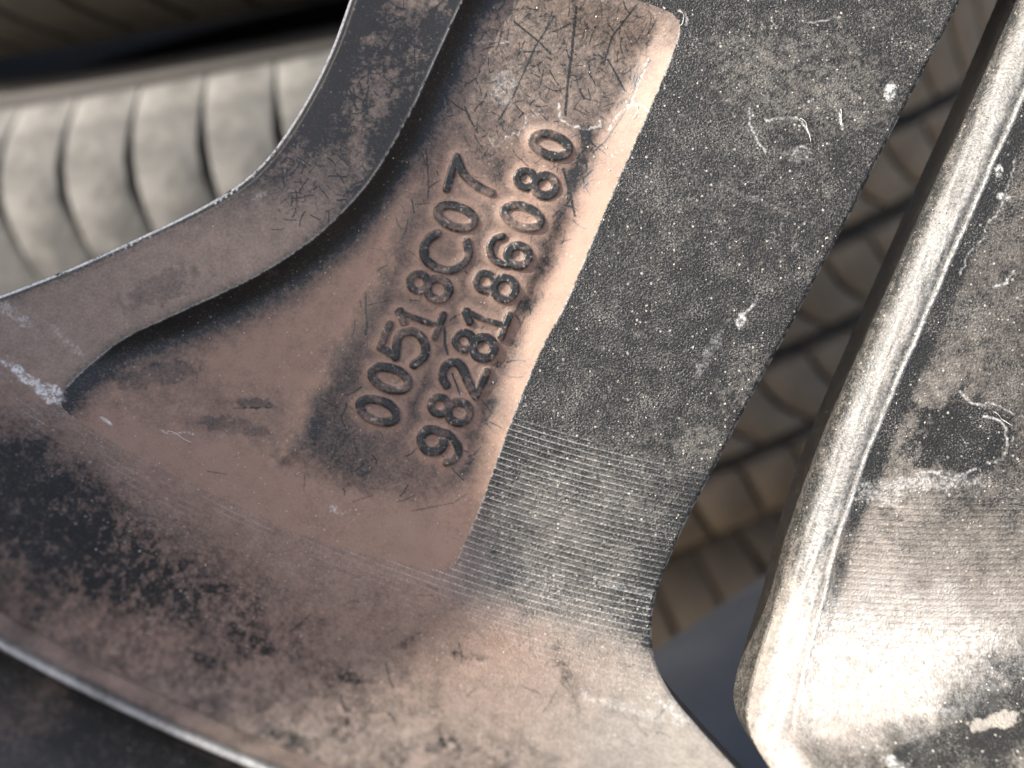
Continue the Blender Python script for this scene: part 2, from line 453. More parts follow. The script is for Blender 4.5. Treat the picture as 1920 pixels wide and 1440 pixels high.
# --- barrel fillet: brown film, worn through in flecks, black patches lower left
ba = .80 + .25 * (n1 - .5) + .15 * (n3 - .5)
lowleft = sstep(-170, 170, (IV - 1010) - .62 * (IU - 330) + 260 * (n1 - .5) + 90 * (n2 - .5))
ba -= lowleft * (.17 + .65 * (n2 - .46) + .4 * (n1 - .5) + .9 * (n3 - .45))
spk_ = sstep(.30, .62, .55 * n3 + .45 * fine)
ba -= .40 * (.5 + .7 * spk_) * blob(60, 930, 190, 90, .8, soft=1.9, wob=.3, seed=91) + .42 * (.3 + 1.0 * spk_) * blob(240, 1040, 260, 75, .45, soft=1.9, wob=.4, seed=92)
ba -= .24 * blob(-20, 1000, 190, 200, 0, soft=1.0, wob=.5, seed=96)
for k, (bx, by, brx, bry, ba_) in enumerate([(540, 1385, 46, 18, .5), (760, 1205, 26, 9, -.5), (660, 1270, 34, 12, .1), (835, 1395, 28, 16, .1), (1290, 1250, 120, 34, .9), (1180, 1180, 60, 26, .3), (1060, 1260, 60, 14, 1.2), (390, 1240, 40, 12, .5), (500, 1215, 30, 10, .6), (880, 1230, 30, 6, .1)]):
    ba -= .30 * (.1 + 1.3 * spk_) * blob(bx, by, brx, bry, ba_, soft=1.0, wob=.9, seed=120 + k)
ba -= strokes_map([(p, h, s) for p, h, s in hairs(110, (300, 1080, 1330, 1400), (8, 40), (.9, 1.5), (.15, .5), ang=.4, spread=1.2)])
# --- the next spoke
rs = .17 + .20 * (n2 - .42) + .26 * (n3 - .42) + .25 * (n4 - .5)
rs += .40 * sstep(860, 1120, IV + 80 * (n2 - .5)) * (.55 + .9 * n2)
rs += .30 * np.exp(-((aG2 - 150) / 50) ** 2) * sstep(560, 800, IV) * n3 * 1.9
stain = blob(1790, 815, 92, 68, .15, soft=.5, wob=.5, seed=101)
rs -= .55 * stain
painted_shade = blob(1860, 1340, 170, 110, -.75, soft=1.3, wob=.3, seed=102) + blob(1640, 1440, 110, 60, -.3, soft=1.5, wob=.4, seed=103) * .6  # soft shadow in the corner, painted by thinning the dust
rs -= .62 * np.clip(painted_shade, 0, 1)
rs -= .55 * np.exp(-((aG2 - 86) / 16) ** 2) * (.3 + 1.2 * n3)
rs = np.where(aG2 < 60, .12 + .55 * sstep(960, 1250, IV) + .35 * (n3 - .5) + .4 * (fbm(IU + .35 * IV, .12 * IV, 7, 3, 301) - .5), rs)

edge_b = sstep(2990, 3120, R + 40 * (n2 - .5))
edge_b = np.maximum(edge_b, sstep(960, 800, IU) * sstep(700, 800, IV) * ~inP)
pn = pn * (1 - edge_b) + (ba * .95) * edge_b
rs = rs * (1 - .6 * edge_b) + np.where(aG2 > 60, (.70 + .4 * (n2 - .5) - .75 * np.clip(painted_shade, 0, 1)), rs) * .6 * edge_b
rb = rb * (1 - edge_b * sstep(380, 120, IU) * .6) + ba * edge_b * sstep(380, 120, IU) * .6
left_of_pocket = (IU < np.interp(IV, P_LEFT[:, 1], P_LEFT[:, 0]) + 0) & (IV < 760)
below = R > 3068
mainf = np.where(left_of_pocket, rb, pn)
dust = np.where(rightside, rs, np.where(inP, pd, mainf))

sand = np.where(rightside, .85, np.where(inP, .05 + .25 * top, np.where(left_of_pocket, .40, .95)))
sand = np.where(~rightside & ~inP, sand * (1 - edge_b) + edge_b * np.clip(.12 + sstep(1150, 1420, IV) * .35 + .5 * sstep(900, 1250, IU), 0, .9), sand)
grain = np.where(rightside, np.where(aG2 < 62, .5, 1.0), np.where(inP, .38, np.where(left_of_pocket, .22, 1.0)))
grain = np.where(~rightside, grain * (1 - edge_b) + .5 * edge_b, grain)

# pale scuffs, dried water rims, paint chips and a painted glint
def wline(pts, hw, st):
    p = catmull(pts, 6)
    p = p + rng.normal(0, 1.3, p.shape)
    return (p, hw, st)
wl = [wline([(1272, 20), (1282, 22), (1290, 36), (1286, 46)], 2, .8), wline([(1050, 185), (1052, 210), (1068, 224), (1095, 232), (1125, 228), (1130, 220)], 2.6, .9),
      wline([(1145, 235), (1160, 210), (1185, 190), (1205, 195), (1215, 210)], 1.8, .8), wline([(1220, 100), (1205, 140), (1190, 180), (1178, 200)], 1.6, .6),
      wline([(990, 205), (978, 235), (950, 250), (930, 268), (918, 255)], 2.4, .55), wline([(1405, 205), (1408, 235), (1420, 262), (1435, 285)], 2.2, .8), wline([(1435, 228), (1475, 220), (1500, 225), (1520, 255)], 2.4, .9),
      wline([(1565, 200), (1575, 215), (1578, 240)], 2.2, .9), wline([(1485, 290), (1500, 275), (1520, 282), (1510, 294)], 2.6, .6), wline([(1500, 40), (1530, 42), (1575, 30)], 1.8, .7),
      wline([(890, 70), (920, 66), (955, 68)], 1.6, .5), wline([(305, 807), (320, 813), (345, 811), (362, 816)], 1.5, .9),
      wline([(1845, 780), (1880, 795), (1888, 830), (1878, 862), (1850, 868)], 2.6, 1.0), wline([(1850, 755), (1880, 765), (1900, 778)], 2.0, .9), wline([(1800, 735), (1820, 755), (1845, 760)], 2.6, .8),
      wline([(1720, 890), (1760, 884), (1790, 892), (1830, 880)], 2.8, .8), wline([(1700, 915), (1750, 905), (1780, 925)], 3.0, .7), wline([(1640, 905), (1670, 925), (1660, 945)], 2.4, .6),
      wline([(1903, 295), (1890, 350), (1870, 400), (1850, 420), (1840, 450), (1815, 480), (1800, 520)], 1.7, .8), wline([(1900, 510), (1885, 530), (1860, 538)], 2.6, .9), wline([(1420, 560), (1410, 575), (1395, 590), (1385, 612)], 2.4, .7)]
wl += [(p, h, s) for p, h, s in hairs(14, (1300, 40, 1760, 560), (5, 22), (1.0, 1.6), (.25, .6), curl=1.0, keep=lambda x, y: x < 1770 - .52 * y and x > 1300 - .42 * y)]
wl += [(p, h, s) for p, h, s in hairs(26, (1600, 560, 1920, 1440), (5, 16), (.9, 1.6), (.25, .7), curl=1.0, keep=lambda x, y: x > 1880 - .3 * y)]
wl += [(p, h, s) for p, h, s in hairs(14, (760, -10, 1180, 330), (8, 40), (1.0, 1.8), (.12, .35), curl=1.2)]
wm = strokes_map(wl) * (.35 + 1.1 * n3)
def wblob(cx, cy, rx, ry, a, st, seed):
    return st * blob(cx, cy, rx, ry, a, soft=.5, wob=.8, seed=seed) * np.clip(.2 + 1.6 * n3, 0, 1.2)
for k, (cx, cy, rx, ry, a, st) in enumerate([(1671, 168, 9, 15, .2, 1.3), (1390, 600, 8, 16, .3, 1.2), (1873, 318, 8, 15, .2, 1.1), (1880, 368, 15, 10, .1, .9), (945, 165, 22, 32, .3, .30), (1495, 288, 22, 16, 0, .14), (60, 718, 70, 11, .65, 1.6), (100, 738, 18, 14, .6, 1.4),  # the streaks at the far left are a glint painted white
                                              (200, 790, 14, 3, .6, .8), (30, 590, 50, 10, .55, .35), (632, 957, 14, 8, .3, .5), (130, 645, 60, 7, .75, .28), (1330, 660, 60, 10, -1.1, .2), (1750, 905, 80, 14, -.05, .5), (1650, 925, 40, 24, .2, .4), (1300, 1345, 90, 16, .45, .45), (1180, 1330, 80, 10, .3, .3), (1680, 1435, 30, 12, .5, .9), (1180, 1105, 80, 8, .25, .2), (490, 367, 14, 5, -.5, .3), (540, 255, 6, 5, 0, .2), (1430, 380, 120, 4, .4, .1)]):
    wm = np.maximum(wm, wblob(cx, cy, rx, ry, a, st, 140 + k))
white = np.clip(wm * .55 * (.25 + 1.3 * sstep(.35, .65, fine)), 0, 1.0)
# grooves: crests rubbed bright
white = np.maximum(white, np.where(inP, 0, .55) * np.clip(gro, 0, 1) * np.where(rightside, .2, 1) * sstep(.55, .95, ridge) * (.3 + n3))
tl = (R - 3040) / 9.0; tl = tl - np.floor(tl)
band = sstep(3045, 3065, R) * sstep(3150, 3100, R) * ~rightside * ~inP
white = np.maximum(white, band * sstep(.72, .95, tl) * .16 * sstep(.42, .62, fbm(IU, R * 3, 60, 3, 320)))
# bare edges; the glint along the window edge is painted white
white = np.maximum(white, np.where(rightside | inP, 0, np.maximum(1.0 * sstep(7.5, 4, aEL) * sstep(.2, .45, n3 + .2 * sstep(300, 200, Y)), sstep(13, 9, aEL) * sstep(4, 6, aEL) * sstep(.55, .85, tooth) * sstep(250, 330, Y) * sstep(100, 300, X) * sstep(.38, .58, n2) * .9)))
white = np.maximum(white, np.where(rightside | inP, 0, .5 * np.exp(-(aG1 / 2.6) ** 2) * sstep(.42, .62, n3)))
white = np.maximum(white, np.where(inP, 0, .45 * np.exp(-(dr / 2.2) ** 2) * sstep(.42, .6, n3)))
white = np.maximum(white, np.where(inP | rightside, 0, .55 * np.exp(-(dl / 2.0) ** 2) * sstep(.3, .55, n3)))
ridgeline = np.where(rightside, np.exp(-((aG2 - 67 - 3 * (fbm(X, Y, 50, 2, 3) - .5)) / 3.2) ** 2), 0)
ridgeline = ridgeline * sstep(1400, 1310, IV)
white = np.maximum(white, ridgeline * (.3 + .8 * n3))
bevel = np.where(rightside, sstep(64, 52, aG2) * sstep(6, 26, aG2), 0)
white = np.maximum(white, bevel * (.45 + .55 * sstep(800, 1180, IV)) * np.clip(.32 + .9 * (fbm(IU + .35 * IV, .1 * IV, 6, 3, 305) - .45) + .3 * (fine - .5), 0, .8))  # sun highlight along the rounded edge, painted as white streaks
pale = blob(1600, 1235, 260, 120, -.1, soft=1.3, wob=.35, seed=310) * (aG2 > 64) * rightside  # sunlit hot patch, painted in as paler dust and white
dust = np.clip(dust + .45 * pale, 0, 1)
white = np.maximum(white, pale * np.clip(.40 + 1.0 * (n3 - .5), 0, 1))
yellow = blob(1880, 1350, 50, 15, -.2, soft=.4, wob=.9, seed=180)
sand = np.where(yellow > .3, 1.0, sand); dust = np.maximum(dust, .8 * yellow)
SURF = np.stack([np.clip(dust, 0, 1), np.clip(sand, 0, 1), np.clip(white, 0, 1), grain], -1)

# ------------------------------------------------------------------ materials
def new_mat(name):
    m = bpy.data.materials.new(name)
    m.use_nodes = True
    nt = m.node_tree
    return m, nt, nt.nodes['Principled BSDF']
def node(nt, kind, **kw):
    n = nt.nodes.new(kind)
    for k, v in kw.items():
        if k in n.inputs: n.inputs[k].default_value = v
        else: setattr(n, k, v)
    return n
def math_node(nt, op, a, b=None, clamp=False):
    n = nt.nodes.new('ShaderNodeMath'); n.operation = op; n.use_clamp = clamp
    for i, v in enumerate((a, b)):
        if v is None: continue
        if isinstance(v, (int, float)): n.inputs[i].default_value = v
        else: nt.links.new(v, n.inputs[i])
    return n.outputs[0]
def mixc(nt, f, a, b):
    n = nt.nodes.new('ShaderNodeMix'); n.data_type = 'RGBA'
    for sock, v in ((n.inputs[0], f), (n.inputs[6], a), (n.inputs[7], b)):
        if isinstance(v, (int, float)): sock.default_value = v
        elif isinstance(v, tuple): sock.default_value = (*v, 1)
        else: nt.links.new(v, sock)
    return n.outputs[2]
def unit_coords(nt, k=1 / S):
    tc = nt.nodes.new('ShaderNodeTexCoord')
    vm = nt.nodes.new('ShaderNodeVectorMath'); vm.operation = 'SCALE'
    vm.inputs['Scale'].default_value = k
    nt.links.new(tc.outputs['Object'], vm.inputs[0])
    return vm.outputs[0]
def noise(nt, co, scale, detail=2, rough=.5):
    n = node(nt, 'ShaderNodeTexNoise')
    n.inputs['Scale'].default_value = scale; n.inputs['Detail'].default_value = detail; n.inputs['Roughness'].default_value = rough
    nt.links.new(co, n.inputs['Vector'])
    return n.outputs['Fac']
def ramp(nt, v, lo, hi, a=0.0, b=1.0):
    n = nt.nodes.new('ShaderNodeMapRange')
    n.inputs[1].default_value = lo; n.inputs[2].default_value = hi; n.inputs[3].default_value = a; n.inputs[4].default_value = b
    nt.links.new(v, n.inputs[0])
    return n.outputs[0]

def wheel_material():
    m, nt, bs = new_mat('dusty_black_paint')
    at = node(nt, 'ShaderNodeAttribute', attribute_name='surf')
    sep = nt.nodes.new('ShaderNodeSeparateColor')
    nt.links.new(at.outputs['Color'], sep.inputs[0])
    d, sa, wh = sep.outputs[0], sep.outputs[1], sep.outputs[2]
    gr = at.outputs['Alpha']
    co = unit_coords(nt)
    nf = noise(nt, co, .17, 3, .65)        # ~6 unit grain
    nm = noise(nt, co, .035, 3, .6)
    # broken film: fine noise eats into the dust where it is thin
    j = math_node(nt, 'MULTIPLY', math_node(nt, 'SUBTRACT', nf, .5), .85)
    j = math_node(nt, 'ADD', j, math_node(nt, 'MULTIPLY', math_node(nt, 'SUBTRACT', nm, .5), .35))
    d2 = math_node(nt, 'ADD', d, j, True)
    d2 = ramp(nt, d2, .06, .92)
    brown = mixc(nt, nm, (.218, .138, .104), (.276, .184, .140))
    sandc = mixc(nt, nm, (.24, .225, .205), (.36, .33, .285))
    dc = mixc(nt, sa, brown, sandc)
    col = mixc(nt, d2, (.018, .0185, .018), dc)
    # grit specks
    vo = node(nt, 'ShaderNodeTexVoronoi'); vo.inputs['Scale'].default_value = .115
    nt.links.new(co, vo.inputs['Vector'])
    vs = nt.nodes.new('ShaderNodeSeparateColor'); nt.links.new(vo.outputs['Color'], vs.inputs[0])
    size = ramp(nt, vs.outputs[0], .62, 1.0, 0.0, .30)
    spk = math_node(nt, 'LESS_THAN', vo.outputs['Distance'], size)
    spk = math_node(nt, 'MULTIPLY', spk, ramp(nt, gr, .2, 1.0, .14, .80))
    spk = math_node(nt, 'MULTIPLY', spk, ramp(nt, vs.outputs[1], 0, 1, .25, 1.0))
    ng = noise(nt, co, .30, 2, .7)
    nl = noise(nt, co, .012, 3, .6)
    thr = ramp(nt, nl, .35, .65, .65, .50)
    flk = math_node(nt, 'MULTIPLY', math_node(nt, 'SUBTRACT', ng, thr), 9.0, True)
    flk = math_node(nt, 'MULTIPLY', flk, ramp(nt, gr, .3, 1.0, .05, .42))
    col = mixc(nt, flk, col, (.36, .345, .315))
    col = mixc(nt, spk, col, (.50, .47, .42))
    w2 = math_node(nt, 'MULTIPLY', wh, ramp(nt, nf, .3, .6, .45, 1.1), True)
    col = mixc(nt, w2, col, (.62, .62, .60))
    nt.links.new(col, bs.inputs['Base Color'])
    rg = ramp(nt, d2, 0, 1, .34, .72)
    nt.links.new(rg, bs.inputs['Roughness'])
    bs.inputs['Specular IOR Level'].default_value = .34
    nb = noise(nt, co, .24, 2, .7)
    bump = nt.nodes.new('ShaderNodeBump')
    hh = math_node(nt, 'MULTIPLY', nb, gr)
    nt.links.new(hh, bump.inputs['Height'])
    bump.inputs['Distance'].default_value = 3.4 * S
    bump.inputs['Strength'].default_value = .9
    nt.links.new(bump.outputs[0], bs.inputs['Normal'])
    return m
WHEEL = wheel_material()

def simple(name, c1, c2, scale, rough, bumpd=0.0, bscale=None, spec=.5):
    m, nt, bs = new_mat(name)
    co = unit_coords(nt, 1000.0)             # millimetres
    f = noise(nt, co, scale, 4, .6)
    nt.links.new(mixc(nt, ramp(nt, f, .35, .65), c1, c2), bs.inputs['Base Color'])
    bs.inputs['Roughness'].default_value = rough
    bs.inputs['Specular IOR Level'].default_value = spec
    if bumpd:
        b = nt.nodes.new('ShaderNodeBump'); b.inputs['Distance'].default_value = bumpd
        nt.links.new(noise(nt, co, bscale or scale * 4, 3, .6), b.inputs['Height'])
        nt.links.new(b.outputs[0], bs.inputs['Normal'])
    return m
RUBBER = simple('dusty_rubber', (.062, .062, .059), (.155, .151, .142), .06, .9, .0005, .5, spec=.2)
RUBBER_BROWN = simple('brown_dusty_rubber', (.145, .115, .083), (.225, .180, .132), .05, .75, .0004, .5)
RUBBER_SHADED = simple('shaded_rubber', (.036, .030, .023), (.062, .051, .039), .05, .7, .0004, .5)  # shade on the top tyre, painted into its rubber colour
CARCASS = simple('groove_rubber', (.022, .019, .016), (.035, .03, .025), .08, .8)
BLUEGREY = simple('blue_grey_rubber', (.045, .052, .066), (.065, .075, .09), .04, .5)
SOIL = simple('soil', (.10, .085, .065), (.17, .145, .11), .01, .95, .004, .05)
LINT = simple('lint', (.62, .60, .55), (.75, .73, .68), .3, .8)
GRIT = simple('grit', (.55, .50, .42), (.75, .72, .66), .8, .7)

# ------------------------------------------------------------------ the wheel
wheel = empty('alloy_wheel', M)
tag(wheel, 'back of a dusty black alloy wheel with raised casting numbers in a spoke recess', 'wheel')

def to_m(x, y, z):
    return np.stack([(x - 960) * S, -(y - 720) * S, z * S], -1)

def patch(name, facemask, skirt, parent):
    """faces of the grid in facemask; corners lying outside the metal are pulled on to its outline"""
    vid = np.arange(NY * NX).reshape(NY, NX)
    q = np.stack([vid[:-1, :-1], vid[1:, :-1], vid[1:, 1:], vid[:-1, 1:]], -1)[facemask]
    used = np.zeros(NY * NX, bool); used[q.ravel()] = True
    remap = np.cumsum(used) - 1
    co = PCO.reshape(-1, 3)[used]
    su = SURF.reshape(-1, 4)[used]
    fl = MOVED.ravel()[used]
    q = remap[q]
    faces = [q]
    if skirt:
        e = np.concatenate([q[:, [0, 1]], q[:, [1, 2]], q[:, [2, 3]], q[:, [3, 0]]])
        key = np.sort(e, 1); k = key[:, 0].astype(np.int64) * len(co) + key[:, 1]
        u, inv, cnt = np.unique(k, return_inverse=True, return_counts=True)
        be = e[cnt[inv] == 1]
        be = be[fl[be[:, 0]] & fl[be[:, 1]]]
        bv = np.unique(be)
        m = np.full(len(co), -1); m[bv] = np.arange(len(bv))
        base = len(co); nb = len(bv)
        topc = co[bv]
        rows = [topc, topc - [0, 0, 18 * S], topc - [0, 0, 80 * S], topc - [0, 0, skirt * S]]
        co = np.vstack([co] + rows)
        s2 = su[bv].copy(); s2[:, 0] = .12; s2[:, 2] = 0; s2[:, 3] = .3
        su = np.vstack([su, su[bv]] + [s2] * 3)
        a, b = m[be[:, 0]], m[be[:, 1]]
        for k in range(3):
            faces.append(np.stack([base + k * nb + b, base + k * nb + a, base + (k + 1) * nb + a, base + (k + 1) * nb + b], -1))
    me = raw_mesh(name, co, faces, WHEEL, su)
    return link(bpy.data.objects.new(name, me), parent)

# pull outside corners on to the outline
gy, gx = np.gradient(SD, YS, XS)
gl = np.maximum(np.sqrt(gx * gx + gy * gy), .3)
out = SD < 0
cellok = (SD[:-1, :-1] > 0) | (SD[1:, :-1] > 0) | (SD[1:, 1:] > 0) | (SD[:-1, 1:] > 0)
need = np.zeros((NY, NX), bool)
for a in (slice(None, -1), slice(1, None)):
    for b in (slice(None, -1), slice(1, None)):
        need[a, b] |= cellok
MOVED = out & need
PX = np.where(MOVED, X - SD * gx / gl ** 2, X); PY = np.where(MOVED, Y - SD * gy / gl ** 2, Y)
PZ = Z.copy()
PCO = to_m(PX, PY, PZ)
xc = .25 * (X[:-1, :-1] + X[1:, :-1] + X[1:, 1:] + X[:-1, 1:]); rc = .25 * (R[:-1, :-1] + R[1:, :-1] + R[1:, 1:] + R[:-1, 1:])
cP = inP[:-1, :-1] & inP[1:, :-1] & inP[1:, 1:] & inP[:-1, 1:]
cR = rightside[:-1, :-1] & rightside[1:, 1:] & rightside[1:, :-1] & rightside[:-1, 1:]
RSPLIT = 3078
is_b = cellok & (rc > RSPLIT) & ~cP
spoke = patch('spoke', cellok & ~cP & ~cR & ~is_b, 200, wheel)
spoke['label'] = 'wide black spoke with turned grooves and raised numbers'
recess = patch('recess', cellok & cP, 0, spoke)
recess['label'] = 'brown dusty recess holding the raised numbers'
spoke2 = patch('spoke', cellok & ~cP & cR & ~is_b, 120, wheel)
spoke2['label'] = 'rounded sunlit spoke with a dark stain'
fillet = patch('barrel_fillet', is_b, 120, wheel)

# barrel ring: lip, steep wall and flange, all the way round
prf = []
for r in np.linspace(RB - 4, 3306, 6): prf.append((r, prof(r) - (.5 if r < RB else 0)))
zl = prf[-1][1]
prf += [(3309, zl + 7), (3312, zl + 10), (3316, zl + 9), (3320, zl + 3), (3324, zl - 8), (3332, zl - 16), (3360, zl - 20), (3420, zl - 16), (3470, zl - 6), (3490, zl + 12), (3500, zl + 45)]
r0, z0 = prf[-1]
HB = 1490.0
for a in np.linspace(0, 1, 14)[1:]:
    prf.append((r0 + 70 * a ** .8, z0 + (HB - z0) * a))
prf += [(r0 + 90, HB + 14), (r0 + 200, HB + 10), (r0 + 215, HB - 30), (r0 + 140, 300), (r0 + 130, -200)]
prf = np.array(prf)
NA = 2600
ang = np.linspace(0, 2 * math.pi, NA, endpoint=False)
rr, aa = np.meshgrid(prf[:, 0], ang, indexing='ij'); zz = np.repeat(prf[:, 1][:, None], NA, 1)
bx_, by_ = CX + rr * np.sin(aa), CY + rr * np.cos(aa)
vid = np.arange(rr.size).reshape(rr.shape)
nx = np.roll(vid, -1, 1)
bq = np.stack([vid[:-1], vid[1:], nx[1:], nx[:-1]], -1).reshape(-1, 4)[:, ::-1]
bu = 960 + (bx_ - 960) * D / (D - np.minimum(zz, 900)); bv = 720 + (by_ - 720) * D / (D - np.minimum(zz, 900))
b1 = fbm(bu, bv, 60, 4, 211); b2 = fbm(bu, bv, 150, 4, 215)
bd = np.where(rr < 3306, .62 + .9 * (b1 - .5) + 1.0 * (b2 - .5), .04 + .9 * np.clip(b1 - .52, 0, 1) + .6 * np.clip(b2 - .55, 0, 1))
lipm = np.exp(-((rr - 3313) / 4.5) ** 2)  # sky highlight along the lip, painted as a white line
bs_ = np.stack([np.clip(bd * (1 - lipm), 0, 1), .3 + 0 * bd, np.clip(.95 * lipm * (b1 + .3), 0, 1), .3 + 0 * bd], -1)
me = raw_mesh('barrel', to_m(bx_, by_, zz).reshape(-1, 3), bq, WHEEL, bs_.reshape(-1, 4))
barrel = link(bpy.data.objects.new('barrel', me), wheel)

# raised characters
def char_mesh(name, strokes, row, ch):
    allp = np.vstack([p for p, _ in strokes])
    x0, y0 = allp.min(0) - 17; x1, y1 = allp.max(0) + 17
    xs = np.arange(x0, x1, 1.25); ys = np.arange(y0, y1, 1.25)
    gxx, gyy = np.meshgrid(xs, ys)
    h = np.zeros(gxx.shape); dmin = np.full(gxx.shape, 1e3)
    for p, hw in strokes:
        d = pdist(gxx, gyy, p)
        t = np.clip((hw + 4.6 - d) / 8.5, 0, 1)
        h = np.maximum(h, (6.0 if hw > 6 else 5.2) * t * t * (3 - 2 * t))
        dmin = np.minimum(dmin, d - hw)
    h *= .86 + .35 * (fbm(gxx, gyy, 26, 2, 61) - .3)
    # base of stem worn low as cast
    z = floor_z(gxx, gyy) + h - 1.0
    vid = np.arange(gxx.size).reshape(gxx.shape)
    ok = h > .15
    cell = ok[:-1, :-1] | ok[1:, :-1] | ok[1:, 1:] | ok[:-1, 1:]
    q = np.stack([vid[:-1, :-1], vid[1:, :-1], vid[1:, 1:], vid[:-1, 1:]], -1)[cell]
    used = np.zeros(gxx.size, bool); used[q.ravel()] = True
    rm = np.cumsum(used) - 1
    f3 = fbm(gxx, gyy, 6, 3, 63); f4 = fbm(gxx, gyy, 30, 2, 66)
    dd = np.clip(.98 - .86 * sstep(1.0, 5.0, h) + .5 * (f3 - .5) + .8 * (f4 - .5), .0, 1)
    wv = np.clip(.25 * sstep(.72, .82, f3) * (h > 3), 0, 1)
    su = np.stack([dd, .12 + 0 * dd, wv, .2 + 0 * dd], -1)
    me = raw_mesh(name, to_m(gxx, gyy, z).reshape(-1, 3)[used], rm[q], WHEEL, su.reshape(-1, 4)[used])
    o = link(bpy.data.objects.new(name, me), spoke)
    return o
order = ['first', 'second', 'third', 'fourth', 'fifth', 'sixth', 'seventh', 'eighth', 'ninth', 'tenth']
cnt = {1: 0, 2: 0}
for ch, strokes, row in CHARS:
    nm = 'raised_letter' if ch == 'C' else 'raised_digit'
    o = char_mesh(nm, strokes, row, ch)
    o['label'] = f"raised {'letter' if ch == 'C' else 'digit'} {ch}, {order[cnt[row]]} in the {'upper' if row == 1 else 'lower'} row"
    cnt[row] += 1

# hub and the other spokes, out of the frame but real
def slab(name, outline, ztop, zbot, parent, mat):
    P = np.asarray(outline, float); n = len(P)
    co = np.vstack([to_m(P[:, 0], P[:, 1], np.full(n, ztop)), to_m(P[:, 0], P[:, 1], np.full(n, zbot))])
    sides = np.array([(i, (i + 1) % n, n + (i + 1) % n, n + i) for i in range(n)])
    caps = np.array([list(range(n))[::-1], list(range(n, 2 * n))])
    su = np.tile(np.array([.3, .7, 0, .6]), (2 * n, 1))
    me = raw_mesh(name, co, [sides, caps], mat, su, smooth=False)
    return link(bpy.data.objects.new(name, me), parent)
a = np.linspace(0, 2 * math.pi, 64, endpoint=False)
slab('hub', np.stack([CX + 900 * np.cos(a), CY + 900 * np.sin(a)], 1), 60, -260, wheel, WHEEL)
slab('spoke_root', [(735, -250), (1930, -250), (CX + 60, CY + 700), (CX - 620, CY + 620)], -5, -200, spoke, WHEEL)
slab('spoke_root', [(2010, -250), (2250, -250), (CX + 620, CY + 620), (CX + 160, CY + 700)], -5, -200, spoke2, WHEEL)

# ------------------------------------------------------------------ lint and grit on the wheel (stuff)
def surf_point(px, py):
    w = place(np.array([px, py], float))
    return w[0], w[1], float(floor_z(np.array([w[0]]), np.array([w[1]]))[0])
def tube(co_list, rad_):
    """thin tubes along polylines (metres)"""
    V, Q = [], []
    for pts in co_list:
        pts = np.asarray(pts); n = len(pts)
        tan = np.gradient(pts, axis=0); tan /= np.maximum(np.linalg.norm(tan, axis=1), 1e-12)[:, None]
        up = np.array([0, 0, 1.0])
        s1 = np.cross(tan, up); s1 /= np.maximum(np.linalg.norm(s1, axis=1), 1e-9)[:, None]
        s2 = np.cross(s1, tan)
        base = sum(len(v) for v in V)
        ringv = [pts + rad_ * (math.cos(t) * s1 + math.sin(t) * s2) for t in np.linspace(0, 2 * math.pi, 5, endpoint=False)]
        V.append(np.stack(ringv, 1).reshape(-1, 3))
        for i in range(n - 1):
            for k in range(5):
                Q.append((base + i * 5 + k, base + i * 5 + (k + 1) % 5, base + (i + 1) * 5 + (k + 1) % 5, base + (i + 1) * 5 + k))
    return np.vstack(V), np.array(Q)
fib = []
for (x, y, L, a0, curl) in [(1273, 22, 34, .3, 2.6), (1500, 222, 50, .6, .9), (312, 808, 50, .15, .3), (1192, 190, 34, .5, 1.2), (1862, 772, 44, .4, .5), (1575, 205, 30, 1.2, .8)]:
    pts = []; a = a0; px, py = x, y
    for i in range(14):
        wx, wy, wz = surf_point(px, py)
        pts.append([(wx - 960) * S, -(wy - 720) * S, (wz + 2 + 2 * math.sin(i * .7)) * S])
        px += math.cos(a) * L / 13; py += math.sin(a) * L / 13; a += curl / 13 + random.gauss(0, .18)
    fib.append(pts)
V, Q = tube(fib, .5 * S)
lint = bpy.data.objects.new('lint', raw_mesh('lint', V, Q, LINT)); link(lint); lint.matrix_world = M
tag(lint, 'pale lint fibres lying on the spokes', 'lint', kind='stuff')
V, Q = [], []
spots = [(1671, 168, 5), (1201, 604, 3), (924, 717, 3.5), (1046, 910, 3), (735, 293, 2.5), (959, 470, 3.2), (1445, 1180, 1)]
spots += [(random.uniform(1000, 1750), random.uniform(0, 1000), random.choice([1.2, 1.4, 1.7, 2.2])) for _ in range(120)]
spots += [(random.uniform(150, 1250), random.uniform(400, 1300), random.choice([1.0, 1.2, 1.4, 1.8])) for _ in range(110)]
spots += [(random.uniform(1560, 1920), random.uniform(300, 1300), random.choice([1.2, 1.5, 2.0])) for _ in range(50)]
ico = np.array([(1, 0, 0), (-.5, .87, 0), (-.5, -.87, 0), (0, 0, 1.0), (.2, .1, -.8)])
for (x, y, r_) in spots:
    w = place(np.array([x, y], float))
    i = int(np.clip(np.searchsorted(XS, w[0]), 1, NX - 2)); j = int(np.clip(np.searchsorted(YS, w[1]), 1, NY - 2))
    if SD[j, i] < 8: continue
    z = float(Z[j, i]); b = len(V) * 5
    rot = random.uniform(0, 6.28); c, s = math.cos(rot), math.sin(rot)
    P = ico * r_ * np.array([random.uniform(.6, 1.5), random.uniform(.6, 1.3), .8]) + rng.normal(0, .12 * r_, ico.shape)
    P = np.stack([P[:, 0] * c - P[:, 1] * s, P[:, 0] * s + P[:, 1] * c, P[:, 2]], 1)
    V.append(to_m(w[0] + P[:, 0], w[1] + P[:, 1], z + .3 * r_ + P[:, 2]))
    Q += [(b, b + 1, b + 3), (b + 1, b + 2, b + 3), (b + 2, b, b + 3), (b + 1, b, b + 4), (b + 2, b + 1, b + 4), (b, b + 2, b + 4)]
grit = bpy.data.objects.new('grit', raw_mesh('grit', np.vstack(V), np.array(Q), GRIT, smooth=False)); link(grit); grit.matrix_world = M
tag(grit, 'pale grains of grit scattered over the spokes', 'grit', kind='stuff')

